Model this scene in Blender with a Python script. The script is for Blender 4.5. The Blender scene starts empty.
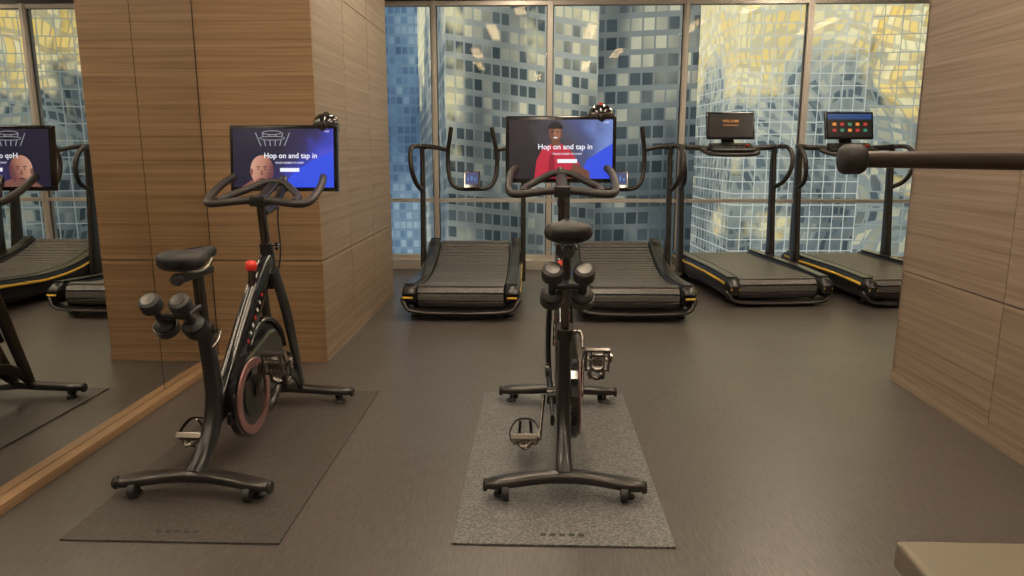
import bpy, bmesh, math, random
from mathutils import Vector, Matrix
random.seed(4)
S=bpy.context.scene
try:
    S.view_settings.view_transform='Standard'
    S.view_settings.exposure=0.0
except Exception as e: print(e)
C=bpy.context.collection

# ------------------------------------------------------------------ materials
def mat(name,col,rough=.5,metal=0,emit=None,estr=1,coat=0,spec=.5):
    m=bpy.data.materials.new(name); m.use_nodes=True
    b=m.node_tree.nodes['Principled BSDF']
    b.inputs['Base Color'].default_value=(*col,1)
    b.inputs['Roughness'].default_value=rough
    b.inputs['Metallic'].default_value=metal
    b.inputs['Coat Weight'].default_value=coat
    b.inputs['Specular IOR Level'].default_value=spec
    if emit:
        b.inputs['Emission Color'].default_value=(*emit,1)
        b.inputs['Emission Strength'].default_value=estr
    return m
class N:
    def __init__(s,m): s.t=m.node_tree; s.n=s.t.nodes; s.l=s.t.links; s.b=s.n['Principled BSDF']
    def new(s,t,**k):
        n=s.n.new(t)
        for a,b in k.items(): setattr(n,a,b)
        return n
    def set(s,inp,v):
        if isinstance(v,bpy.types.NodeSocket): s.l.new(v,inp)
        else: inp.default_value=v
    def math(s,op,a,b=0,c=0,cl=False):
        n=s.new('ShaderNodeMath',operation=op); s.set(n.inputs[0],a); s.set(n.inputs[1],b); s.set(n.inputs[2],c); n.use_clamp=cl
        return n.outputs[0]
    def comb(s,x,y,z):
        n=s.new('ShaderNodeCombineXYZ'); s.set(n.inputs[0],x); s.set(n.inputs[1],y); s.set(n.inputs[2],z); return n.outputs[0]
    def sep(s,v):
        n=s.new('ShaderNodeSeparateXYZ'); s.l.new(v,n.inputs[0]); return n.outputs
    def obj(s): return s.new('ShaderNodeTexCoord').outputs['Object']
    def noise(s,v,scale=5,detail=3,rough=.5):
        n=s.new('ShaderNodeTexNoise'); s.l.new(v,n.inputs['Vector']); n.inputs['Scale'].default_value=scale
        n.inputs['Detail'].default_value=detail; n.inputs['Roughness'].default_value=rough; return n
    def white(s,v,out='Value'):
        n=s.new('ShaderNodeTexWhiteNoise'); s.l.new(v,n.inputs['Vector']); return n.outputs[out]
    def ramp(s,f,stops,interp='LINEAR'):
        n=s.new('ShaderNodeValToRGB'); s.l.new(f,n.inputs[0]); n.color_ramp.interpolation=interp
        e=n.color_ramp.elements
        while len(e)<len(stops): e.new(.5)
        for i,(p,c) in enumerate(stops): e[i].position=p; e[i].color=(*c,1)
        return n.outputs[0]
    def mix(s,f,a,b):
        n=s.new('ShaderNodeMix',data_type='RGBA'); s.set(n.inputs[0],f)
        for i,v in ((6,a),(7,b)):
            if isinstance(v,tuple): n.inputs[i].default_value=(*v,1)
            else: s.l.new(v,n.inputs[i])
        return n.outputs[2]
    def bump(s,h,st=.3,d=.01):
        n=s.new('ShaderNodeBump'); n.inputs['Strength'].default_value=st; n.inputs['Distance'].default_value=d
        s.l.new(h,n.inputs['Height']); s.l.new(n.outputs[0],s.b.inputs['Normal'])

def wood(name,c1,c2,c3,rough=.42):
    m=mat(name,c2,rough); k=N(m); o=k.sep(k.obj())
    h=k.math('ADD',o[0],o[1])
    v=k.comb(k.math('MULTIPLY',h,.22),0,k.math('MULTIPLY',o[2],15))
    n1=k.noise(v,2.2,5,.6).outputs[0]
    v2=k.comb(k.math('MULTIPLY',h,.8),3,k.math('MULTIPLY',o[2],70))
    n2=k.noise(v2,1.5,4,.6).outputs[0]
    f=k.math('ADD',k.math('MULTIPLY',n1,.7),k.math('MULTIPLY',n2,.3))
    col=k.ramp(f,[(.36,c1),(.5,c2),(.66,c3)])
    k.l.new(col,k.b.inputs['Base Color'])
    k.bump(n2,.08,.002)
    return m
wood_warm=wood('wood_warm',(.17,.098,.048),(.285,.175,.090),(.385,.252,.138))
wood_grey=wood('wood_grey',(.165,.118,.082),(.262,.196,.142),(.350,.275,.208))

def floor_mat():
    m=mat('floor_vinyl',(.1,.08,.065),.42); k=N(m); ob=k.obj(); o=k.sep(ob)
    v=k.comb(k.math('MULTIPLY',o[0],150),k.math('MULTIPLY',o[1],14),0)
    n=k.noise(v,1,3,.6).outputs[0]
    n2=k.noise(ob,1.2,4,.6).outputs[0]
    c=k.ramp(n,[(.3,(.056,.049,.045)),(.7,(.112,.097,.087))])
    c=k.mix(k.math('MULTIPLY',n2,.35),c,(.075,.067,.063))
    k.l.new(c,k.b.inputs['Base Color'])
    k.l.new(k.math('ADD',k.math('MULTIPLY',n2,.2),.24),k.b.inputs['Roughness'])
    k.bump(n,.25,.002); return m
M_floor=floor_mat()
def speck(name,c1,c2,rough,scale,bs):
    m=mat(name,c1,rough); k=N(m); ob=k.obj(); n=k.noise(ob,scale,2,.6).outputs[0]
    k.l.new(k.ramp(n,[(.4,c1),(.62,c2)]),k.b.inputs['Base Color']); k.bump(n,bs,.004); return m
M_mat1=speck('rubber_mat_brown',(.042,.036,.032),(.068,.060,.053),.5,90,.3)
M_mat2=speck('rubber_mat_grey',(.070,.069,.069),(.18,.177,.172),.33,110,.9)
M_ceil=mat('ceiling_paint',(.62,.56,.48),.8)
M_back=mat('wall_paint',(.42,.33,.24),.8)
M_black=mat('black_powdercoat',(.016,.0155,.016),.28)
M_blackg=mat('black_gloss',(.010,.010,.011),.12,coat=.6)
M_rub=mat('black_rubber',(.020,.019,.019),.55)
M_grip=mat('grip_foam',(.028,.024,.022),.5)
M_steel=mat('brushed_steel',(.45,.43,.40),.3,1)
M_psteel=mat('pedal_steel',(.22,.20,.175),.28,1)
M_dsteel=mat('dark_steel',(.15,.135,.12),.26,1)
M_gunm=mat('gunmetal',(.060,.056,.053),.28,.7)
M_red=mat('red_plastic',(.62,.03,.02),.35)
M_pink=mat('wheel_rim',(.30,.15,.15),.3,.4)
M_yel=mat('yellow_trim',(.85,.58,.08),.4)
M_white=mat('white_print',(.7,.7,.68),.5)
M_mirror=mat('mirror_glass',(.82,.82,.80),.008,1)
M_dark=mat('dark_matte',(.03,.022,.016),.8)  # even dark colour for panel cores and street
M_alu=mat('window_frame_metal',(.50,.47,.42),.45,.2)
M_dalu=mat('window_frame_dark',(.05,.05,.055),.4,.4)
M_lamp=mat('lamp_glow',(1,.9,.7),.5,emit=(1,.82,.61),estr=38)
M_pad=mat('bench_vinyl',(.17,.145,.105),.45)
M_brown=mat('bronze_metal',(.075,.062,.054),.36,.6)
M_slat=speck('belt_slat_rubber',(.070,.067,.064),(.115,.109,.102),.36,60,.25)
def glass():
    m=bpy.data.materials.new('window_glass'); m.use_nodes=True; t=m.node_tree; t.nodes.clear()
    o=t.nodes.new('ShaderNodeOutputMaterial'); mx=t.nodes.new('ShaderNodeMixShader'); tr=t.nodes.new('ShaderNodeBsdfTransparent')
    g=t.nodes.new('ShaderNodeBsdfGlossy'); g.inputs['Roughness'].default_value=.0; g.inputs[0].default_value=(1,.8,.5,1)
    f=t.nodes.new('ShaderNodeFresnel'); f.inputs[0].default_value=1.17
    tr.inputs[0].default_value=(.96,.98,.97,1)
    t.links.new(f.outputs[0],mx.inputs[0]); t.links.new(tr.outputs[0],mx.inputs[1]); t.links.new(g.outputs[0],mx.inputs[2]); t.links.new(mx.outputs[0],o.inputs[0])
    return m
M_glass=glass()

def facade(name,cw,ch,mu,sp,dark,mid,lite,frame,gold,pane=None,jit=0,bend=0,gold_refl_th=.6,emi=.95,gold_refl_z=.0,line=(.5,.5,.48),lw=.1,zone=.045,shear=0,tzb=0.0):
    """curtain wall. pane = size of the glass sheets; jit shifts the colour pattern per sheet, so the
    painted reflection of another tower breaks from sheet to sheet"""
    m=mat(name,mid,.3,spec=.3); k=N(m); ob=k.obj(); o=k.sep(ob)
    u=k.math('ADD',o[0],o[1]); v=o[2]
    uw,vw=u,k.math('ADD',v,k.math('MULTIPLY',u,shear))
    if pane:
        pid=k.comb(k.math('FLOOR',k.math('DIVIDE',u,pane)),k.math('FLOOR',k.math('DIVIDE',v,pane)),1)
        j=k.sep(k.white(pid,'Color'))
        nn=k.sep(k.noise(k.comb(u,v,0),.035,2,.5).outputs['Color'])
        uw=k.math('ADD',uw,k.math('ADD',k.math('MULTIPLY',k.math('SUBTRACT',nn[0],.5),bend),k.math('MULTIPLY',k.math('SUBTRACT',j[0],.5),jit)))  # reflected lattice is painted: per-pane offsets shift the colour pattern
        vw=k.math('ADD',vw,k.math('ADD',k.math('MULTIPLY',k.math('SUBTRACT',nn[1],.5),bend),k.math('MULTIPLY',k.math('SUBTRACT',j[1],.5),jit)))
    us=k.math('DIVIDE',uw,cw); vs=k.math('DIVIDE',vw,ch)
    cu=k.math('FLOOR',us); cv=k.math('FLOOR',vs)
    r=k.white(k.comb(cu,cv,3)); r2=k.white(k.comb(cu,cv,9))
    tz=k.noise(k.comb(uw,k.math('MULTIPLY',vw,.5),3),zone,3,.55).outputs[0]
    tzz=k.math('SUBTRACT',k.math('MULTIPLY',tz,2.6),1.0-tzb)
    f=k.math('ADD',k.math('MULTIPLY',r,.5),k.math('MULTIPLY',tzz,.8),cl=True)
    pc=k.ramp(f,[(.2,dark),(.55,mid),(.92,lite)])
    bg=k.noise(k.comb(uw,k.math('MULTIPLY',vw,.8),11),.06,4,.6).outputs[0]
    zz=k.math('MULTIPLY',k.math('MULTIPLY',k.math('SUBTRACT',v,4.0),.07,cl=True),gold_refl_z)
    gm=k.ramp(k.math('ADD',bg,zz),[(gold_refl_th-.04,(0,0,0)),(gold_refl_th+.05,(1,1,1))])  # gold sunset reflections painted into the facade colour as patches
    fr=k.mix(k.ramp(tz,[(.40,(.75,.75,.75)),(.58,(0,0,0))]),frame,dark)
    lm=k.math('MAXIMUM',k.math('LESS_THAN',k.math('FRACT',us),mu),k.math('LESS_THAN',k.math('FRACT',vs),sp))
    c=k.mix(lm,pc,fr)
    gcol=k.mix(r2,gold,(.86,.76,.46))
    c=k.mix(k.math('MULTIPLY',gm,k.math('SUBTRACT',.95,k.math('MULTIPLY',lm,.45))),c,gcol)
    if pane:
        gl=k.math('MAXIMUM',k.math('LESS_THAN',k.math('FRACT',k.math('DIVIDE',u,pane)),lw),k.math('LESS_THAN',k.math('FRACT',k.math('DIVIDE',v,pane)),lw))
        c=k.mix(k.math('MULTIPLY',gl,.8),c,line)
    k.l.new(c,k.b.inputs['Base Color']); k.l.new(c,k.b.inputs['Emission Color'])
    k.b.inputs['Emission Strength'].default_value=emi  # whole facade glows in its own colour, standing in for daylight on it
    return m

# ------------------------------------------------------------------ geometry helpers
def obj_from_bm(bm,name,m,parent=None,smooth=False,loc=(0,0,0),rot=(0,0,0)):
    me=bpy.data.meshes.new(name); bmesh.ops.recalc_face_normals(bm,faces=bm.faces); bm.to_mesh(me); bm.free()
    o=bpy.data.objects.new(name,me); C.objects.link(o)
    me.materials.append(m)
    if smooth:
        for p in me.polygons: p.use_smooth=True
    o.location=loc; o.rotation_euler=rot
    if parent: o.parent=parent
    return o
def empty(name,loc=(0,0,0),rot=(0,0,0),parent=None):
    o=bpy.data.objects.new(name,None); C.objects.link(o); o.location=loc; o.rotation_euler=rot; o.empty_display_size=.1
    if parent: o.parent=parent
    return o
def bm_box(bm,a,b,bev=0,seg=2,M=None):
    c=[(a[i]+b[i])/2 for i in range(3)]; s=[abs(b[i]-a[i]) for i in range(3)]
    r=bmesh.ops.create_cube(bm,size=1)
    vs=r['verts']
    for v in vs: v.co=Vector((v.co.x*s[0]+c[0],v.co.y*s[1]+c[1],v.co.z*s[2]+c[2]))
    if bev>0:
        es=list({e for v in vs for e in v.link_edges})
        rr=bmesh.ops.bevel(bm,geom=es,offset=bev,segments=seg,affect='EDGES',profile=.6)
        vs=list({v for f in rr['faces'] for v in f.verts}|{v for v in vs if v.is_valid})
    if M is not None:
        bmesh.ops.transform(bm,matrix=M,verts=[v for v in vs if v.is_valid])
def box(name,a,b,m,parent=None,bev=0,seg=2,rot=(0,0,0)):
    c=Vector([(a[i]+b[i])/2 for i in range(3)])
    bm=bmesh.new(); bm_box(bm,[a[i]-c[i] for i in range(3)],[b[i]-c[i] for i in range(3)],bev,seg)
    o=obj_from_bm(bm,name,m,parent,bev>0,loc=c,rot=rot)
    if bev>0:
        md=o.modifiers.new('wn','WEIGHTED_NORMAL')
    return o
def cat(pts,k):
    if k<=1 or len(pts)<3: return pts
    P=[Vector(p) for p in pts]; out=[]
    for i in range(len(P)-1):
        p0=P[max(i-1,0)]; p1=P[i]; p2=P[i+1]; p3=P[min(i+2,len(P)-1)]
        for j in range(k):
            t=j/k
            out.append(.5*((2*p1)+(-p0+p2)*t+(2*p0-5*p1+4*p2-p3)*t*t+(-p0+3*p1-3*p2+p3)*t**3))
    out.append(P[-1]); return out
def sweep(name,pts,sizes,m,parent=None,ref=(1,0,0),e=2.0,n=16,k=6,bm=None,cap=True):
    own=bm is None
    if own: bm=bmesh.new()
    if not isinstance(sizes,list): sizes=[sizes]*len(pts)
    sz=[(s*2,s*2) if not isinstance(s,(tuple,list)) else s for s in sizes]
    full=[tuple(p)+() for p in pts]
    P=cat(full,k)
    Z=cat([(a,b,0) for a,b in sz],k)
    P=[Vector(p) for p in P]; rings=[]; refv=Vector(ref)
    for i,p in enumerate(P):
        t=(P[min(i+1,len(P)-1)]-P[max(i-1,0)]).normalized()
        s=refv-refv.dot(t)*t
        if s.length<1e-3: s=Vector((0,0,1))-t.z*t
        s.normalize()
        refv=s if e==2.0 else Vector(ref)
        u=t.cross(s); w,h=max(Z[i][0],1e-4)/2,max(Z[i][1],1e-4)/2
        ring=[]
        for j in range(n):
            a=2*math.pi*j/n; ca,sa=math.cos(a),math.sin(a)
            x=math.copysign(abs(ca)**(2/e),ca)*w; y=math.copysign(abs(sa)**(2/e),sa)*h
            ring.append(bm.verts.new(p+s*x+u*y))
        rings.append(ring)
    for a,b in zip(rings[:-1],rings[1:]):
        for j in range(n): bm.faces.new((a[j],a[(j+1)%n],b[(j+1)%n],b[j]))
    if cap:
        bm.faces.new(rings[0][::-1]); bm.faces.new(rings[-1])
    if own:
        o=obj_from_bm(bm,name,m,parent,True)
        md=o.modifiers.new('es','EDGE_SPLIT'); md.split_angle=math.radians(50)
        return o
def lathe(name,prof,m,parent=None,loc=(0,0,0),rot=(0,0,0),n=24,ring=False):
    bm=bmesh.new(); rings=[]
    for r,z in prof:
        rings.append([bm.verts.new((max(r,1e-4)*math.cos(2*math.pi*i/n),max(r,1e-4)*math.sin(2*math.pi*i/n),z)) for i in range(n)])
    pr=list(zip(rings[:-1],rings[1:]))
    if ring: pr.append((rings[-1],rings[0]))
    for a,b in pr:
        for j in range(n): bm.faces.new((a[j],a[(j+1)%n],b[(j+1)%n],b[j]))
    if not ring:
        bm.faces.new(rings[0][::-1]); bm.faces.new(rings[-1])
    o=obj_from_bm(bm,name,m,parent,True,loc,rot)
    md=o.modifiers.new('es','EDGE_SPLIT'); md.split_angle=math.radians(40)
    return o
XR=(0,math.pi/2,0)
YR=(-math.pi/2,0,0)
def flat(name,pts,m,parent,y=0):
    bm=bmesh.new(); vs=[bm.verts.new((x,y,z)) for x,z in pts]; bm.faces.new(vs)
    me=bpy.data.meshes.new(name); bm.to_mesh(me); bm.free()
    o=bpy.data.objects.new(name,me); C.objects.link(o); me.materials.append(m); o.parent=parent; return o
def ell(cx,cz,rx,rz,n=28,a0=0,a1=360): return [(cx+rx*math.cos(math.radians(a0+(a1-a0)*i/(n if a1-a0==360 else n-1))),cz+rz*math.sin(math.radians(a0+(a1-a0)*i/(n if a1-a0==360 else n-1)))) for i in range(n)]
def em(name,c,s=1.0): return mat(name,(0,0,0),.3,emit=c,estr=s)
def text(body,size,m,parent,x,z,y,al='CENTER'):
    c=bpy.data.curves.new('caption','FONT'); c.body=body; c.size=size; c.align_x=al; c.offset=size*.012
    o=bpy.data.objects.new('caption',c); C.objects.link(o); c.materials.append(m); o.parent=parent
    o.location=(x,y,z); o.rotation_euler=(math.pi/2,0,0); return o

# ------------------------------------------------------------------ room shell
H=2.8; WY=7.4
MX=-1.832; RX=1.895
box('floor',(-3.2,-3,-.1),(6.7,WY+.2,0),M_floor)
box('ceiling',(-3.2,-3,H),(6.7,WY+.2,H+.1),M_ceil)
box('wall_back',(-3.2,-3.1,0),(6.7,-3,H),M_back)
box('wall_left',(-2.1,-3,0),(MX-.02,WY,H),M_back)
mir=empty('wall_mirror')
ys=[-2.98,-1.4,-.2,1.0,2.15,3.35,3.965]
for i in range(len(ys)-1):
    box('mirror_pane_%d'%i,(MX-.015,ys[i]+.002,.035),(MX,ys[i+1]-.002,H-.002),M_mirror,mir)
box('baseboard_left',(MX+.001,-2.98,0),(-1.782,3.968,.036),wood_warm,bev=.003)
col=empty('column_cladding')
box('core',(MX-.25,3.985,0),(-1.215,5.92,H-.001),M_dark,col)
for (z0,z1) in ((.05,.587),(.593,2.1),(2.106,H-.002)):
    box('front_panel',(MX+.002,3.97,z0),(-1.2,3.99,z1),wood_warm,col)
    for (y0,y1) in ((3.992,4.62),(4.626,5.27),(5.276,5.93)):
        box('side_panel',(-1.215,y0,z0),(-1.2,y1,z1),wood_grey,col)  # greyer wood paints the window light into this face
box('plinth_front',(MX+.002,3.966,.0),(-1.197,3.99,.047),wood_warm,col)
box('plinth_side',(-1.215,3.99,.0),(-1.197,5.93,.047),wood_grey,col)  # greyed like the side panels, window light put into the colour
rw=empty('wall_right')
box('core',(RX+.02,-3,0),(RX+.25,3.74,H-.001),M_dark,rw)
for (z0,z1) in ((.06,.587),(.593,2.1),(2.106,H-.002)):
    yy=[-2.98,-1.5,-.6,.3,1.2,2.07,2.93,3.75]
    for a,b in zip(yy[:-1],yy[1:]):
        box('panel',(RX,a+.002,z0),(RX+.02,b-.002,z1),wood_grey,rw)
box('end_panel',(RX,3.742,.06),(RX+.25,3.755,H-.002),wood_grey,rw)
box('baseboard_right',(RX-.008,-2.98,0),(RX+.018,3.756,.056),wood_grey)
box('wall_return',(RX+.26,3.5,0),(6.6,3.7,H-.001),M_back)
box('wall_far_right',(6.6,3.5,0),(6.7,WY,H-.001),M_back)
mx=[-2.1,-1.03,.11,1.42,2.60,3.77,5.0,6.6]
for i in range(len(mx)-1):
    a,b=mx[i],mx[i+1]
    bm=bmesh.new()
    bm_box(bm,(a,WY-.06,.10),(a+.036,WY+.05,2.62)); bm_box(bm,(b-.014,WY-.05,.10),(b,WY+.05,2.62))
    bm_box(bm,(a+.036,WY-.04,.682),(b-.014,WY+.04,.715)); bm_box(bm,(a+.036,WY-.04,.10),(b-.014,WY+.04,.14))
    bm_box(bm,(a+.036,WY-.04,2.58),(b-.014,WY+.04,2.62))
    w=obj_from_bm(bm,'window_%d'%(i+1),M_alu)
    bm=bmesh.new()
    for sx in (a+.038,b-.024): bm_box(bm,(sx,WY-.02,.14),(sx+.008,WY-.008,2.58))
    obj_from_bm(bm,'gasket',M_dalu,w)
    box('glass_upper',(a+.035,WY+.0,.70),(b-.01,WY+.008,2.60),M_glass,w)
    box('glass_lower',(a+.035,WY+.0,.12),(b-.01,WY+.008,.69),M_glass,w)
box('trim_header',(-2.1,WY-.05,2.62),(6.6,WY+.1,H-.001),M_dalu)
box('trim_sill',(-1.83,WY-.12,0),(6.6,WY+.1,.10),M_alu,bev=.004)

# ceiling linear lamps, running towards the windows
for (x,y) in ((-1.1,.6),(.9,.6),(-1.0,2.4),(.2,2.4),(1.3,2.4),(-.6,4.6),(.7,4.6),(2.0,4.9),(3.6,4.9),(0,-1.4),(-.2,6.5),(2.4,6.5)):
    L=empty('ceiling_lamp',(x,y,H-.03),(0,0,math.pi/2))
    box('housing',(-.62,-.08,.0),(.62,.08,.03),M_white,L); box('diffuser',(-.60,-.065,-.006),(.60,.065,.0),M_lamp,L)

# ------------------------------------------------------------------ outside
def tower(name,x0,x1,y0,y1,z0,z1,m,rz=0):
    cx,cy=(x0+x1)/2,(y0+y1)/2
    bm=bmesh.new(); bm_box(bm,(x0-cx,y0-cy,z0),(x1-cx,y1-cy,z1))
    return obj_from_bm(bm,name,m,None,False,(cx,cy,0),(0,0,math.radians(rz)))
F_blue=facade('facade_blue',1.5,2.2,.2,.3,(.045,.08,.14),(.09,.15,.235),(.24,.31,.38),(.14,.205,.28),(.5,.45,.35),gold_refl_th=1.2)
F_cream=facade('facade_cream',1.5,2.7,.20,.36,(.024,.032,.034),(.09,.105,.105),(.56,.50,.34),(.33,.335,.30),(.70,.58,.30),gold_refl_th=.66,gold_refl_z=.10,shear=.12,tzb=.07)
F_dark=facade('facade_dark',2.1,3.0,.16,.32,(.018,.025,.029),(.06,.075,.083),(.42,.40,.31),(.17,.185,.183),(.5,.44,.25),gold_refl_th=.72,gold_refl_z=.05,shear=-.03,tzb=.02)
F_grid=facade('facade_glass_grid',1.3,1.9,.28,.34,(.045,.062,.07),(.14,.17,.18),(.50,.48,.36),(.36,.38,.34),(.84,.60,.20),pane=1.7,jit=1.2,bend=26,gold_refl_th=.56,gold_refl_z=.20,line=(.55,.55,.50),lw=.09,tzb=.1)
F_gold_refl=facade('facade_glass_gold_refl',1.5,2.3,.22,.34,(.022,.031,.035),(.075,.095,.105),(.44,.41,.29),(.22,.245,.235),(.86,.58,.15),pane=2.6,jit=1.3,bend=22,gold_refl_th=.60,gold_refl_z=.20,line=(.27,.29,.27),lw=.07,tzb=.05)
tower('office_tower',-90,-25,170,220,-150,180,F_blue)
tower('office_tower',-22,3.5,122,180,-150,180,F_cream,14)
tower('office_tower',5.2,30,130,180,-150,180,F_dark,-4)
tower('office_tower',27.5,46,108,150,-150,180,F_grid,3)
tower('office_tower',49,110,112,168,-150,180,F_gold_refl,-8)
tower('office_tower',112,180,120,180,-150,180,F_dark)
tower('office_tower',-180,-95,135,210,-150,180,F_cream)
box('street',(-360,10,-150.2),(360,480,-150.0),M_dark)
w=bpy.data.worlds.new('w'); S.world=w; w.use_nodes=True
bg=w.node_tree.nodes['Background']
st=w.node_tree.nodes.new('ShaderNodeTexSky'); st.sky_type='HOSEK_WILKIE'; st.turbidity=3; st.sun_direction=Vector((-.4,-.5,.5)).normalized()
w.node_tree.links.new(st.outputs[0],bg.inputs[0]); bg.inputs[1].default_value=1.15

# ------------------------------------------------------------------ bikes
T_white=em('screen_white',(.9,.92,1),1.0)
def screen(parent,loc,kind,W_=.505,H_=.302):
    s=empty('touchscreen',loc,(math.radians(-6),0,0),parent)
    bm=bmesh.new(); bm_box(bm,(-W_/2,0,-H_/2),(W_/2,.03,H_/2),.007,3)
    o=obj_from_bm(bm,'tablet_case',M_blackg,s,True); o.modifiers.new('wn','WEIGHTED_NORMAL')
    a,b=W_/2-.017,H_/2-.018
    y=-.0015
    if kind==0:
        pm=mat('display_a',(0,0,0),.3); k=N(pm); o_=k.sep(k.obj())
        n=k.noise(k.comb(o_[0],o_[2],0),9,3).outputs[0]
        f=k.math('ADD',k.math('MULTIPLY',o_[0],2.2),k.math('ADD',k.math('MULTIPLY',n,.5),k.math('MULTIPLY',o_[2],-1.8)))
        c=k.ramp(f,[(.1,(.012,.012,.03)),(.36,(.03,.025,.09)),(.55,(.04,.05,.40)),(.8,(.10,.10,.70))])
    else:
        pm=mat('display_b',(0,0,0),.3); k=N(pm); o_=k.sep(k.obj())
        n=k.noise(k.comb(o_[0],o_[2],0),8,3).outputs[0]
        f=k.math('ADD',k.math('MULTIPLY',o_[0],2.0),k.math('ADD',k.math('MULTIPLY',n,.6),k.math('MULTIPLY',o_[2],.6)))
        c=k.ramp(f,[(.1,(.02,.015,.02)),(.35,(.06,.055,.075)),(.55,(.06,.08,.20)),(.8,(.16,.24,.55))])
    k.l.new(c,k.b.inputs['Emission Color']); k.b.inputs['Emission Strength'].default_value=1.1
    flat('display',[(-a,-b),(a,-b),(a,b),(-a,b)],pm,s,y)
    skin=em('screen_skin_dark',(.16,.065,.04)); hair=em('screen_hair',(.01,.008,.01))
    shirt=em('screen_red',(.50,.02,.05)); blue=em('screen_blue',(.03,.07,.62),1.2); grey=em('screen_grey',(.35,.36,.42))
    shade=em('screen_skin_shade',(.22,.09,.07)); shirtd=em('screen_red_dark',(.28,.01,.03)); skinh=em('screen_skin_hi',(.30,.13,.08))
    # lit skin with a soft tone change across the face
    skinl=mat('screen_skin',(0,0,0),.3); k2=N(skinl); q=k2.sep(k2.obj())
    g=k2.math('ADD',k2.math('MULTIPLY',k2.math('ADD',q[0],.10),9.0),k2.math('ADD',.45,k2.math('MULTIPLY',k2.math('ADD',q[2],.05),-3.0)))
    k2.l.new(k2.ramp(g,[(.0,(.62,.33,.24)),(.45,(.45,.20,.13)),(.85,(.15,.05,.06))]),k2.b.inputs['Emission Color']); k2.b.inputs['Emission Strength'].default_value=1
    if kind==0:
        flat('blue_floor',[(-a*.05,-b),(a,-b),(a,b*.25),(a*.55,-b*.1),(a*.2,-b*.5)],blue,s,y-.0004)
        flat('shoulder_shape',[(-.20,-b),(-.005,-b),(-.02,-.108),(-.07,-.09),(-.15,-.10)],shade,s,y-.0006)
        flat('head_shape',ell(-.10,-.055,.055,.068),skinl,s,y-.0008)
        flat('ear_shape',ell(-.150,-.062,.008,.015),shade,s,y-.0011)
        for dx in (-.118,-.086):
            flat('brow',ell(dx,-.040,.010,.0025),hair,s,y-.0012); flat('eye',ell(dx,-.051,.006,.0022),hair,s,y-.0012)
        flat('nose',[(-.106,-.055),(-.098,-.055),(-.094,-.078),(-.110,-.078)],shade,s,y-.0011)
        flat('beard',ell(-.102,-.108,.030,.018),shade,s,y-.0010); flat('mouth',ell(-.102,-.095,.012,.0025),hair,s,y-.0012)
        for i in range(6):
            cx=-.105+i*.022; q_=(i-2.5)*.010
            flat('light_tube',[(cx,.055),(cx+.004,.055),(cx+q_+.004,.115),(cx+q_,.115)],grey,s,y-.0009)
        for zz,rx in ((.09,.06),(.115,.045)):
            flat('ring',ell(-.05,zz,rx,.010),grey,s,y-.0010); flat('ring_inner',ell(-.05,zz,rx-.004,.007),hair,s,y-.0012)
        text('Hop on and tap in',.034,T_white,s,.035,-.0,y-.002)
    else:
        flat('blue_curve',[(a*.35,-b),(a,-b),(a,b*.2),(a*.75,-.01),(a*.5,-.05)],blue,s,y-.0004)
        flat('torso_shape',[(-.12,-b),(-.11,-.05),(-.085,.0),(-.045,.025),(0,.025),(.04,0),(.075,-.05),(.12,-b)],shirt,s,y-.0006)
        flat('torso_fold',[(-.06,-b),(-.05,-.03),(-.03,-.01),(-.025,-b)],shirtd,s,y-.0007)
        flat('arm_shape',[(.06,-.06),(.13,-.10),(.135,-b),(.03,-b)],skin,s,y-.0009)
        flat('neck_shape',[(-.045,.02),(-.04,.05),(-.008,.05),(-.002,.02),(-.022,.008)],skin,s,y-.0008)
        flat('head_shape',ell(-.025,.075,.031,.043),skin,s,y-.0010)
        flat('face_light',ell(-.018,.070,.016,.026),skinh,s,y-.0011)
        flat('hair_shape',ell(-.025,.092,.034,.032,20,0,180),hair,s,y-.0012)
        for dx in (-.038,-.014): flat('eye',ell(dx,.078,.005,.003),hair,s,y-.0014)
        flat('mouth',ell(-.025,.052,.009,.003),T_white,s,y-.0014)
        text('Hop on and tap in',.034,T_white,s,.02,.0,y-.002)
    text('TOUCH SCREEN TO START',.011,T_white,s,.03,-.025,y-.002)
    flat('start_button',[(-.015,-.062),(.075,-.062),(.075,-.045),(-.015,-.045)],T_white,s,y-.002)
    text('12:45',.010,T_white,s,a-.03,b-.016,y-.002)
    d=empty('camera_dome',(.185,.055,H_/2-.035),(0,0,0),s)
    lathe('dome',[(.055,0),(.060,.02),(.060,.05),(.052,.072),(.034,.088),(.0,.094)],M_blackg,d)
    lathe('band',[(.0605,.036),(.0622,.038),(.0622,.046),(.0605,.048)],M_brown if kind else M_gunm,d)
    lathe('cap',[(.012,.09),(.012,.099),(.0,.101)],M_red if kind else M_rub,d)
    box('dome_bracket',(-.03,-.03,-.03),(.03,.0,.01),M_black,d)
    lathe('vesa_mount',[(.05,0),(.05,.02),(.03,.05)],M_black,s,(0,.03,-.03),YR)
    return s

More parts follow.
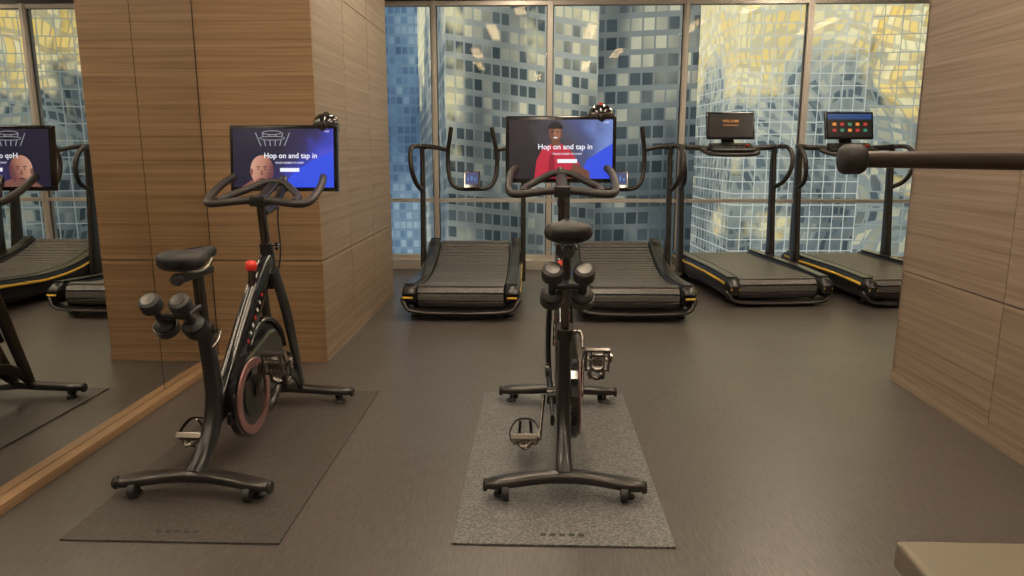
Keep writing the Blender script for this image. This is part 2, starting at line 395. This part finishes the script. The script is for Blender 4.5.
def pedal(parent,loc,sgn,tilt):
    p=empty('pedal',loc,(tilt,0,0),parent)
    lathe('spindle',[(.008,-.05),(.008,.05)],M_steel,p,(0,0,0),XR,12)
    bm=bmesh.new()
    bm_box(bm,(-.020,-.022,-.014),(.020,.022,.014),.004)
    bm_box(bm,(-.050,-.050,-.012),(.050,-.040,.012),.003); bm_box(bm,(-.050,.040,-.012),(.050,.050,.012),.003)
    bm_box(bm,(-.050,-.050,-.008),(-.041,.050,.008),.002); bm_box(bm,(.041,-.050,-.008),(.050,.050,.008),.002)
    for sx in (-1,1): bm_box(bm,(sx*.026-.003,-.05,-.006),(sx*.026+.003,.05,.006),.001)
    obj_from_bm(bm,'pedal_cage',M_psteel,p)
    sweep('clip_front',[(-.022,.030,-.018),(0,.040,-.030),(.022,.030,-.018)],[(.010,.008)]*3,M_psteel,p,ref=(0,0,1),e=3,n=8)
    sweep('clip_rear',[(-.026,-.026,-.016),(-.012,-.040,-.034),(.012,-.040,-.034),(.026,-.026,-.016)],[(.012,.010)]*4,M_psteel,p,ref=(0,0,1),e=3,n=8)
    for sx in (-.012,.012): lathe('clip_spring',[(.007,-.010),(.009,-.006),(.007,-.002),(.009,.002),(.007,.006),(.009,.010)],M_steel,p,(sx,-.022,-.024),XR,12)
    for sx in (-.028,.028):
        sweep('toe_clip',[(sx,.045,0),(sx,.085,.006),(sx*.9,.110,.03),(sx*.8,.095,.068),(sx*.7,.03,.080)],[(.012,.006)]*5,M_dsteel,p,ref=(1,0,0),e=3,n=8)
    sweep('toe_bridge',[(-.028,.085,.006),(0,.10,.012),(.028,.085,.006)],.006,M_dsteel,p,ref=(0,0,1),n=8)
    sweep('toe_cap',[(-.034,.09,.03),(0,.112,.036),(.034,.09,.03)],[(.03,.006)]*3,M_dsteel,p,ref=(0,0,1),e=3,n=10)
    sweep('strap',[(-.052,.0,-.008),(-.058,.0,.03),(-.035,.0,.072),(0,.0,.082),(.035,.0,.072),(.058,.0,.03),(.052,.0,-.008)],[(.020,.005)]*7,M_rub,p,ref=(0,1,0),e=3,n=8)
    box('buckle',(.05,-.012,.01),(.062,.012,.03),M_steel,p,.002)

def bike(loc,rz,seat_z,bar_z,kind):
    B=empty('exercise_bike',loc,(0,0,rz))
    for (y,c,nm) in ((0,.075,'rear_stabilizer'),(.97,.07,'front_stabilizer')):
        sg=-1 if y==0 else 1
        sweep(nm,[(-.28,y+sg*.02,.045),(-.23,y+sg*.015,.052),(-.09,y,c-.008),(0,y,c),(.09,y,c-.008),(.23,y+sg*.015,.052),(.28,y+sg*.02,.045)],
              [(.034,.024),(.070,.036),(.066,.038),(.076,.042),(.066,.038),(.070,.036),(.034,.024)],M_gunm,B,ref=(0,1,0),e=3.2,n=16)
        for sx in (-1,1):
            lathe('foot',[(.022,0),(.024,.006),(.018,.012),(.008,.014),(.008,.04)],M_rub,B,(sx*.225,y,.0),n=16)
            lathe('end_cap',[(.02,-.008),(.024,0),(.02,.008)],M_rub,B,(sx*.276,y+sg*.02,.045),XR,16)
            lathe('transport_wheel',[(.012,-.012),(.024,-.012),(.026,-.006),(.026,.006),(.024,.012),(.012,.012)],M_rub,B,(sx*.205,y+sg*.04,.027),XR,18)
    sweep('seat_tube',[(0,-.01,.075),(0,.06,.11),(0,.145,.19),(0,.185,.30),(0,.175,.42),(0,.150,.56)],
          [(.066,.050),(.056,.058),(.052,.078),(.050,.080),(.048,.074),(.044,.066)],M_black,B,e=3)
    sweep('clamp_collar',[(0,.156,.535),(0,.148,.575)],[(.060,.080)]*2,M_gunm,B,e=3,k=1)
    sweep('clamp_lever',[(.028,.15,.555),(.055,.15,.555),(.062,.12,.535),(.06,.08,.515)],[(.014,.014),(.016,.014),(.018,.012),(.012,.008)],M_dsteel,B,e=3,n=10)
    o=.045 if kind else .105
    sy=o+.03
    sweep('seat_post',[(0,.150,.56),(0,sy,seat_z-.075)],[(.030,.050)]*2,M_dsteel,B,e=3,k=1)
    box('seat_slider',(-.018,-.10+o,seat_z-.085),(.018,.12+o,seat_z-.06),M_gunm,B,.004)
    lathe('seat_knob',[(.018,0),(.022,.01),(.016,.025)],M_rub,B,(0,-.10+o,seat_z-.072),(math.pi/2,0,0),16)
    for sx in (-.02,.02):
        sweep('seat_rail',[(sx,-.09+o,seat_z-.035),(sx,-.03+o,seat_z-.058),(sx,.05+o,seat_z-.058),(sx*.6,.12+o,seat_z-.03)],.0045,M_steel,B,n=8)
    sweep('saddle',[(0,-.14+o,seat_z-.020),(0,-.125+o,seat_z-.012),(0,-.08+o,seat_z-.012),(0,-.03+o,seat_z-.014),(0,.03+o,seat_z-.012),(0,.09+o,seat_z-.008),(0,.14+o,seat_z-.010),(0,.155+o,seat_z-.016)],
          [(.05,.03),(.115,.062),(.158,.072),(.135,.066),(.082,.054),(.052,.046),(.042,.040),(.018,.016)],M_rub,B,e=2.5,n=20)
    sweep('saddle_groove',[(0,-.12+o,seat_z+.018),(0,-.05+o,seat_z+.0205),(0,.05+o,seat_z+.0145),(0,.12+o,seat_z+.012)],[(.014,.006)]*4,M_blackg,B,e=2.6,n=8)
    sweep('dumbbell_holder',[(0,.12,seat_z-.19),(0,.03,seat_z-.20),(0,-.04,seat_z-.19)],[(.03,.02)]*3,M_black,B,e=3)
    for sx in (-.050,.050):
        sweep('holder_arm',[(0,-.03,seat_z-.19),(sx,-.04,seat_z-.19)],[(.03,.02)]*2,M_black,B,ref=(0,1,0),e=3,k=1)
        Dm=empty('dumbbell',(sx,-.045,seat_z-.185),(math.radians(40),0,0),B)
        prof=[(.0,-.085),(.026,-.085),(.033,-.080),(.036,-.065),(.036,-.045),(.028,-.036),(.014,-.032),(.013,.032),(.028,.036),(.036,.045),(.036,.065),(.033,.080),(.026,.085),(0,.085)]
        lathe('weights',prof,M_rub,Dm)
        lathe('end_badge',[(.022,-.0005),(.022,.0015),(0,.002)],M_gunm,Dm,(0,0,.085),n=20)
        lathe('cup',[(.039,-.03),(.041,-.03),(.041,.0),(.039,.0)],M_gunm,Dm,(0,0,-.05),ring=True)
    sweep('main_frame_tube',[(0,.17,.215),(0,.28,.28),(0,.42,.42),(0,.58,.585),(0,.70,.69),(0,.76,.74)],
          [(.046,.07),(.058,.12),(.062,.13),(.060,.12),(.056,.10),(.050,.06)],M_blackg,B,e=3)
    for sx in (1,-1):
        p=empty('frame_lettering',(sx*.0315,.45,.445),(0,0,0),B)
        for i in range(7):
            box('letter_%d'%i,(-.0006,-.02+.026*i,-.012+.0265*i),(.0006,-.008+.026*i,.006+.0265*i),M_white if i%3 else M_red,p,rot=(math.radians(45),0,0))
    sweep('head_tube',[(0,.775,.60),(0,.76,.68),(0,.74,.80)],[(.05,.062),(.056,.07),(.048,.06)],M_black,B,e=3)
    sweep('handlebar_post',[(0,.743,.78),(0,.715,bar_z-.02)],[(.032,.048)]*2,M_dsteel,B,e=3,k=1)
    sweep('post_lever',[(.026,.735,.79),(.055,.735,.795),(.062,.70,.78)],.007,M_dsteel,B,n=8)
    lathe('resistance_stem',[(.012,0),(.012,.07)],M_dsteel,B,(0,.565,.64),(math.radians(-8),0,0),14)
    lathe('resistance_knob',[(.018,0),(.022,.006),(.024,.02),(.022,.034),(.014,.042),(0,.044)],M_red,B,(0,.575,.705),(math.radians(-8),0,0),18)
    for sx in (-1,1):
        sweep('fork_leg',[(sx*.028,.74,.68),(sx*.046,.80,.50),(sx*.050,.865,.30),(sx*.040,.95,.10),(sx*.03,.97,.075)],
              [(.026,.070),(.026,.072),(.026,.066),(.028,.056),(.03,.04)],M_black,B,e=3)
        sweep('chain_stay',[(sx*.040,.20,.20),(sx*.046,.56,.235),(sx*.046,.80,.20),(sx*.042,.93,.11)],[(.016,.045)]*4,M_black,B,e=3)
    lathe('flywheel',[(.02,-.018),(.165,-.008),(.172,-.018),(.196,-.018),(.200,-.014),(.200,.014),(.196,.018),(.172,.018),(.165,.008),(.02,.018)],M_gunm,B,(0,.62,.265),XR,48)
    for sx in (-1,1):
        lathe('hub_cap',[(.03,-.008),(.03,.008),(.0,.012)],M_gunm,B,(sx*.055,.62,.265),(0,sx*math.pi/2,0),20)
    arc=[(0,.62+.218*math.cos(math.radians(a)),.265+.218*math.sin(math.radians(a))) for a in (15,40,65,90,115,140,160)]
    sweep('flywheel_guard',arc,[(.060,.026)]*7,M_blackg,B,e=3)
    bm=bmesh.new(); c1=(.38,.235,.165); c2=(.60,.33,.12)
    out=[]
    for a in range(90,271,12): out.append((c1[0]+c1[2]*math.cos(math.radians(a)),c1[1]+c1[2]*math.sin(math.radians(a))))
    for a in range(-72,101,12): out.append((c2[0]+c2[2]*math.cos(math.radians(a)),c2[1]+c2[2]*math.sin(math.radians(a))))
    x0,x1=.030,.062
    lo=[bm.verts.new((x0,y,z)) for y,z in out]; hi=[bm.verts.new((x1-.006,y,z)) for y,z in out]
    cc=(sum(p[0] for p in out)/len(out),sum(p[1] for p in out)/len(out))
    h2=[bm.verts.new((x1,cc[0]+(y-cc[0])*.94,cc[1]+(z-cc[1])*.92)) for y,z in out]
    n=len(out)
    for A,Bq in ((lo,hi),(hi,h2)):
        for i in range(n): bm.faces.new((A[i],A[(i+1)%n],Bq[(i+1)%n],Bq[i]))
    bm.faces.new(lo[::-1]); bm.faces.new(h2)
    obj_from_bm(bm,'belt_cover',M_blackg,B)
    lathe('crank_ring',[(.118,-.002),(.150,-.002),(.153,.002),(.150,.006),(.118,.006)],M_pink,B,(.062,.38,.235),XR,48,ring=True)
    lathe('crank_disc',[(.085,-.002),(.085,.004),(.03,.009),(0,.009)],M_gunm,B,(.062,.38,.235),XR,32)
    lathe('bottom_bracket',[(.034,-.06),(.034,.07)],M_gunm,B,(0,.38,.235),XR,20)
    dy,dz=(.085 if kind else .03),.125; bz=.235
    sweep('crank_arm_right',[(.078,.38,bz),(.082,.38+dy*.5,bz+dz*.5),(.088,.38+dy,bz+dz)],[(.016,.036),(.014,.028),(.016,.030)],M_dsteel,B,e=3,n=12)
    ly_,lz_=.38-.10,bz-.145
    sweep('crank_arm_left',[(-.072,.38,bz),(-.080,(.38+ly_)/2,(bz+lz_)/2),(-.088,ly_,lz_)],[(.016,.036),(.014,.028),(.016,.030)],M_dsteel,B,e=3,n=12)
    pedal(B,(.145,.38+dy,bz+dz),1,math.radians(-75)); pedal(B,(-.145,ly_,lz_),-1,math.radians(-35))
    z=bar_z
    sweep('handlebar',[(-.205,.93,z+.085),(-.222,.86,z+.062),(-.228,.76,z+.02),(-.220,.69,z-.008),(-.19,.655,z-.016),(-.12,.665,z-.010),(-.05,.69,z-.004),(.05,.69,z-.004),(.12,.665,z-.010),(.19,.655,z-.016),(.220,.69,z-.008),(.228,.76,z+.02),(.222,.86,z+.062),(.205,.93,z+.085)],
          .0165,M_grip,B,ref=(0,0,1),n=14)
    sweep('aero_bar',[(-.165,.66,z-.008),(-.155,.74,z+.008),(-.10,.82,z+.035),(-.045,.875,z+.06),(0,.885,z+.065),(.045,.875,z+.06),(.10,.82,z+.035),(.155,.74,z+.008),(.165,.66,z-.008)],
          .0155,M_grip,B,ref=(0,0,1),n=14)
    box('bar_clamp',(-.035,.675,z-.03),(.035,.735,z+.018),M_black,B,.008)
    sweep('bar_hook',[(0,.88,z+.06),(0,.80,z+.03),(0,.72,z+.005)],[(.05,.018)]*3,M_black,B,e=3)
    sweep('screen_arm',[(0,.735,z-.06),(0,.86,z-.035),(0,.98,z+.05),(0,1.03,z+.14)],[(.04,.03)]*4,M_black,B,e=3)
    screen(B,(0,1.0,z+.168),kind)
    sweep('cable',[(.02,.78,.62),(.035,.81,.75),(.02,.84,.90),(.01,.90,z-.01)],.004,M_rub,B,n=6)
    return B
bike((-1.195,2.33,.0065),math.radians(-1.8),.842,.99,0)
bike((.103,2.365,.0065),math.radians(-.3),.945,1.03,1)
def mat_obj(x0,x1,y0,y1,m):
    bm=bmesh.new(); cx,cy=(x0+x1)/2,(y0+y1)/2
    bm_box(bm,(x0-cx,y0-cy,0),(x1-cx,y1-cy,.006),.0015,1)
    o=obj_from_bm(bm,'exercise_mat',m,loc=(cx,cy,.0005))
    for i,dx in enumerate((-.07,-.04,-.01,.02,.05)):
        box('printed_mark',(dx,-(y1-y0)/2+.05,.0062),(dx+.018,-(y1-y0)/2+.066,.0066),M_rub,o)
    return o
mat_obj(-1.485,-.79,2.02,3.46,M_mat1)
mat_obj(-.257,.433,2.04,3.46,M_mat2)

# ------------------------------------------------------------------ treadmills
def belt(parent,prof,w):
    P=cat([(0,y,z) for y,z in prof],8); L=[0]
    for a,b in zip(P[:-1],P[1:]): L.append(L[-1]+(b-a).length)
    bm=bmesh.new(); step=.056; d=step*.5; i=0
    while d<L[-1]:
        while L[i+1]<d: i+=1
        t=(d-L[i])/(L[i+1]-L[i]); p=P[i].lerp(P[i+1],t); tg=(P[i+1]-P[i]).normalized()
        a=math.atan2(tg.z,tg.y)
        M=Matrix.Translation(p)@Matrix.Rotation(a,4,'X')
        bm_box(bm,(-w/2,-step*.40,-.016),(w/2,step*.40,.0),.005,2,M)
        d+=step
    return obj_from_bm(bm,'slat_belt',M_slat,parent)
def treadmill(loc,curved,rz=0):
    T=empty('curved_treadmill' if curved else 'treadmill',loc,(0,0,math.radians(rz)))
    bw=.62
    if curved:
        top=[(.10,.245),(.30,.212),(.60,.195),(.90,.21),(1.15,.255),(1.38,.325),(1.52,.385)]
        ly=1.52
    else:
        top=[(.10,.215),(.5,.215),(1.0,.215),(1.45,.22)]; ly=1.45
    z0=top[0][1]; r=.085
    rear=[(.16,z0-2*r),(.10,z0-2*r),(.10-r*.7,z0-r*1.7),(.10-r,z0-r),(.10-r*.7,z0-r*.3)]
    belt(T,rear+top,bw)
    box('belt_core',(-bw/2,.06,z0-2*r+.02),(bw/2,ly-.15,.17 if curved else z0-.02),M_black,T,.02)
    for sx in (-1,1):
        pts=[(sx*.370,.0,z0-.085)]+[(sx*.370,.05,z0-.07)]+[(sx*.370,y,z-.055) for y,z in top[1:]]+[(sx*.370,ly+.09,top[-1][1]-.09)]
        n=len(pts)
        sweep('side_frame',pts,[(.09,.09),(.110,.15)]+[(.115,.155)]*(n-3)+[(.09,.09)],M_black,T,e=3.4,n=20)
        sweep('side_rail_cap',[(x,y,z+.079) for x,y,z in pts[1:-1]],[(.080,.012)]*(n-2),M_gunm,T,e=3.4)
        sweep('accent_strip',[(x+sx*.058,y,z+.035) for x,y,z in pts[1:-1]],[(.006,.022)]*(n-2),M_yel,T,e=3.4,n=8)
        sweep('inner_strip',[(x-sx*.042,y,z+.087) for x,y,z in pts[1:-1]],[(.010,.005)]*(n-2),M_dsteel,T,e=3.4,n=8)
        box('rear_mark',(sx*.37-.035,-.0475,z0-.077),(sx*.37+.035,-.044,z0-.064),M_yel,T)
        for fy in (.15,ly-.1):
            lathe('foot',[(.04,0),(.042,.012),(.02,.02),(.02,.09)],M_rub,T,(sx*.34,fy,0),n=18)
    sweep('rear_shell',[(-.42,.03,z0-.09),(-.40,.02,z0-.125),(-.33,.0,z0-.175),(0,-.005,z0-.185),(.33,.0,z0-.175),(.40,.02,z0-.125),(.42,.03,z0-.09)],
          [(.06,.03),(.09,.04),(.10,.03),(.10,.022),(.10,.03),(.09,.04),(.06,.03)],M_gunm,T,ref=(0,1,0),e=3)
    box('chassis',(-.36,.10,.05),(.36,ly,.10),M_black,T,.01)
    fz=top[-1][1]
    box('front_cowl',(-.31,ly-.02,.05),(.31,ly+.13,fz-.01),M_black,T,.03,3)
    uy=1.22
    for sx in (-1,1):
        x=sx*.435
        sweep('upright',[(x,uy-.02,.08),(x,uy,.4),(x,uy+.03,.8),(x,uy+.05,1.10),(x,uy+.04,1.235)],
              [(.050,.18),(.046,.13),(.044,.10),(.042,.085),(.038,.065)],M_gunm,T,e=3)
        sweep('side_handle',[(sx*.40,uy+.04,1.225),(sx*.47,uy+.02,1.235),(sx*.50,uy-.10,1.225),(sx*.50,uy-.20,1.15),(sx*.485,uy-.22,1.03),(sx*.46,uy-.14,.92),(sx*.44,uy+.02,.86)],
              .020,M_grip,T,ref=(0,0,1))
        sweep('top_bracket',[(x,uy+.04,1.235),(sx*.32,uy+.03,1.225),(sx*.21,uy+.0,1.20)],[(.05,.045),(.04,.038),(.035,.035)],M_gunm,T,ref=(0,1,0),e=3)
    if curved:
        sweep('horn_handlebar',[(-.17,uy-.08,1.39),(-.185,uy-.06,1.30),(-.205,uy-.02,1.20),(-.21,uy,1.08),(-.19,uy-.02,.95),(-.13,uy-.04,.885),(0,uy-.05,.875),
              (.13,uy-.04,.885),(.19,uy-.02,.95),(.21,uy,1.08),(.205,uy-.02,1.20),(.185,uy-.06,1.30),(.17,uy-.08,1.39)],.0185,M_grip,T,ref=(0,1,0))
        c=empty('console',(0,uy-.08,.955),(math.radians(-15),0,0),T)
        box('console_case',(-.070,-.012,-.075),(.070,.014,.075),M_blackg,c,.006)
        flat('display',[(-.056,-.045),(.056,-.045),(.056,.06),(-.056,.06)],em('console_blue',(.010,.03,.13),1),c,-.0135)
        for i,(dx,hh) in enumerate(((-.03,.015),(0,.025),(.03,.01))):
            flat('display_bar',[(dx-.006,-.01),(dx+.006,-.01),(dx+.006,hh),(dx-.006,hh)],em('console_cyan',(.05,.2,.55),1),c,-.0145)
        sweep('console_stem',[(0,uy-.05,.875),(0,uy-.06,.93)],[(.05,.02)]*2,M_black,T,e=3,k=1)
    else:
        sweep('crossbar',[(-.40,uy+.03,1.225),(0,uy+.02,1.215),(.40,uy+.03,1.225)],[(.05,.05)]*3,M_gunm,T,ref=(0,1,0),e=3)
        sweep('front_grip',[(-.26,uy,1.20),(-.22,uy-.10,1.17),(-.10,uy-.15,1.16),(.10,uy-.15,1.16),(.22,uy-.10,1.17),(.26,uy,1.20)],.018,M_grip,T,ref=(0,0,1))
        box('control_panel',(-.20,uy-.10,1.19),(.20,uy+.04,1.24),M_black,T,.012,rot=(math.radians(28),0,0))
        sweep('console_neck',[(0,uy+.03,1.22),(0,uy+.09,1.30),(0,uy+.07,1.38)],[(.14,.03),(.12,.03),(.12,.03)],M_black,T,e=3)
        c=empty('console',(0,uy+.03,1.42),(math.radians(-12),0,0),T)
        box('console_case',(-.225,-.012,-.125),(.225,.02,.125),M_blackg,c,.01)
        flat('display',[(-.205,-.105),(.205,-.105),(.205,.105),(-.205,.105)],em('console_dark',(.016,.012,.009),1),c,-.0135)
        am=em('console_amber',(.75,.28,.05),1.0)
        if loc[0]<2.5:
            text('WELCOME',.032,am,c,0,.03,-.015)
            flat('display_line',[(-.07,.0),(.07,.0),(.07,.005),(-.07,.005)],am,c,-.015)
        else:
            flat('blue_header',[(-.205,.055),(.205,.055),(.205,.105),(-.205,.105)],em('console_blue2',(.02,.06,.18),1),c,-.0142)
            for i in range(5):
                for j in range(2):
                    cm=(am,em('console_red',(.45,.04,.03),1),em('console_green',(.05,.25,.15),1))[(i+j)%3]
                    x=-.16+i*.072; z=.01-j*.055
                    flat('display_tile',[(x,z-.013),(x+.034,z-.013),(x+.034,z+.013),(x,z+.013)],cm,c,-.015)
        for i,dx in enumerate((-.08,-.03,.02,.07)):
            box('key_%d'%i,(dx,uy-.075,1.238),(dx+.03,uy-.05,1.246),M_dsteel,T)
        lathe('stop_button',[(.02,0),(.02,.012),(0,.014)],M_red,T,(.14,uy-.05,1.236),n=16)
    return T
treadmill((-.54,5.03,0),True,.5)
treadmill((.71,5.03,0),True,.5)
treadmill((1.90,5.60,0),False,6)
treadmill((2.95,5.60,0),False,5)

# ------------------------------------------------------------------ foreground gym equipment
G=empty('weight_machine',(0,0,0))
sweep('lift_arm',[(.66,1.5,1.182),(1.0,1.5,1.178),(1.38,1.5,1.175)],[(.033,.033),(.036,.036),(.040,.040)],M_brown,G,ref=(0,1,0),n=24)
lathe('arm_end_cap',[(.018,.0),(.026,.003),(.030,.010),(.030,.040),(.026,.047),(.018,.050)],M_rub,G,(.610,1.5,1.182),XR,28)
box('machine_column',(1.36,1.44,.0),(1.46,1.56,2.1),M_black,G,.012)
box('machine_foot',(1.2,1.2,.0),(1.62,1.26,.05),M_black,G,.01); box('machine_base',(1.37,1.0,.0),(1.45,1.8,.05),M_black,G,.01)
K=empty('weight_bench',(0,0,0))
box('pad',(.725,.15,.37),(1.16,1.36,.43),M_pad,K,.014,4)
box('pad_board',(.74,.17,.345),(1.145,1.34,.369),M_black,K,.006)
for y in (.3,1.15):
    box('cross_foot',(.76,y-.03,0),(1.12,y+.03,.04),M_black,K,.006); box('leg',(.90,y-.025,.04),(.97,y+.025,.345),M_black,K,.006)
box('spine',(.905,.3,.28),(.965,1.15,.344),M_black,K,.006)

# ------------------------------------------------------------------ camera
cam=bpy.data.cameras.new('cam'); co=bpy.data.objects.new('camera',cam); C.objects.link(co)
cam.sensor_width=36; cam.lens=722/1024*36; cam.clip_start=.05; cam.clip_end=1200
co.location=(0,0,1.2)
co.rotation_euler=(math.radians(90-10.8),0,math.radians(1.95))
S.camera=co
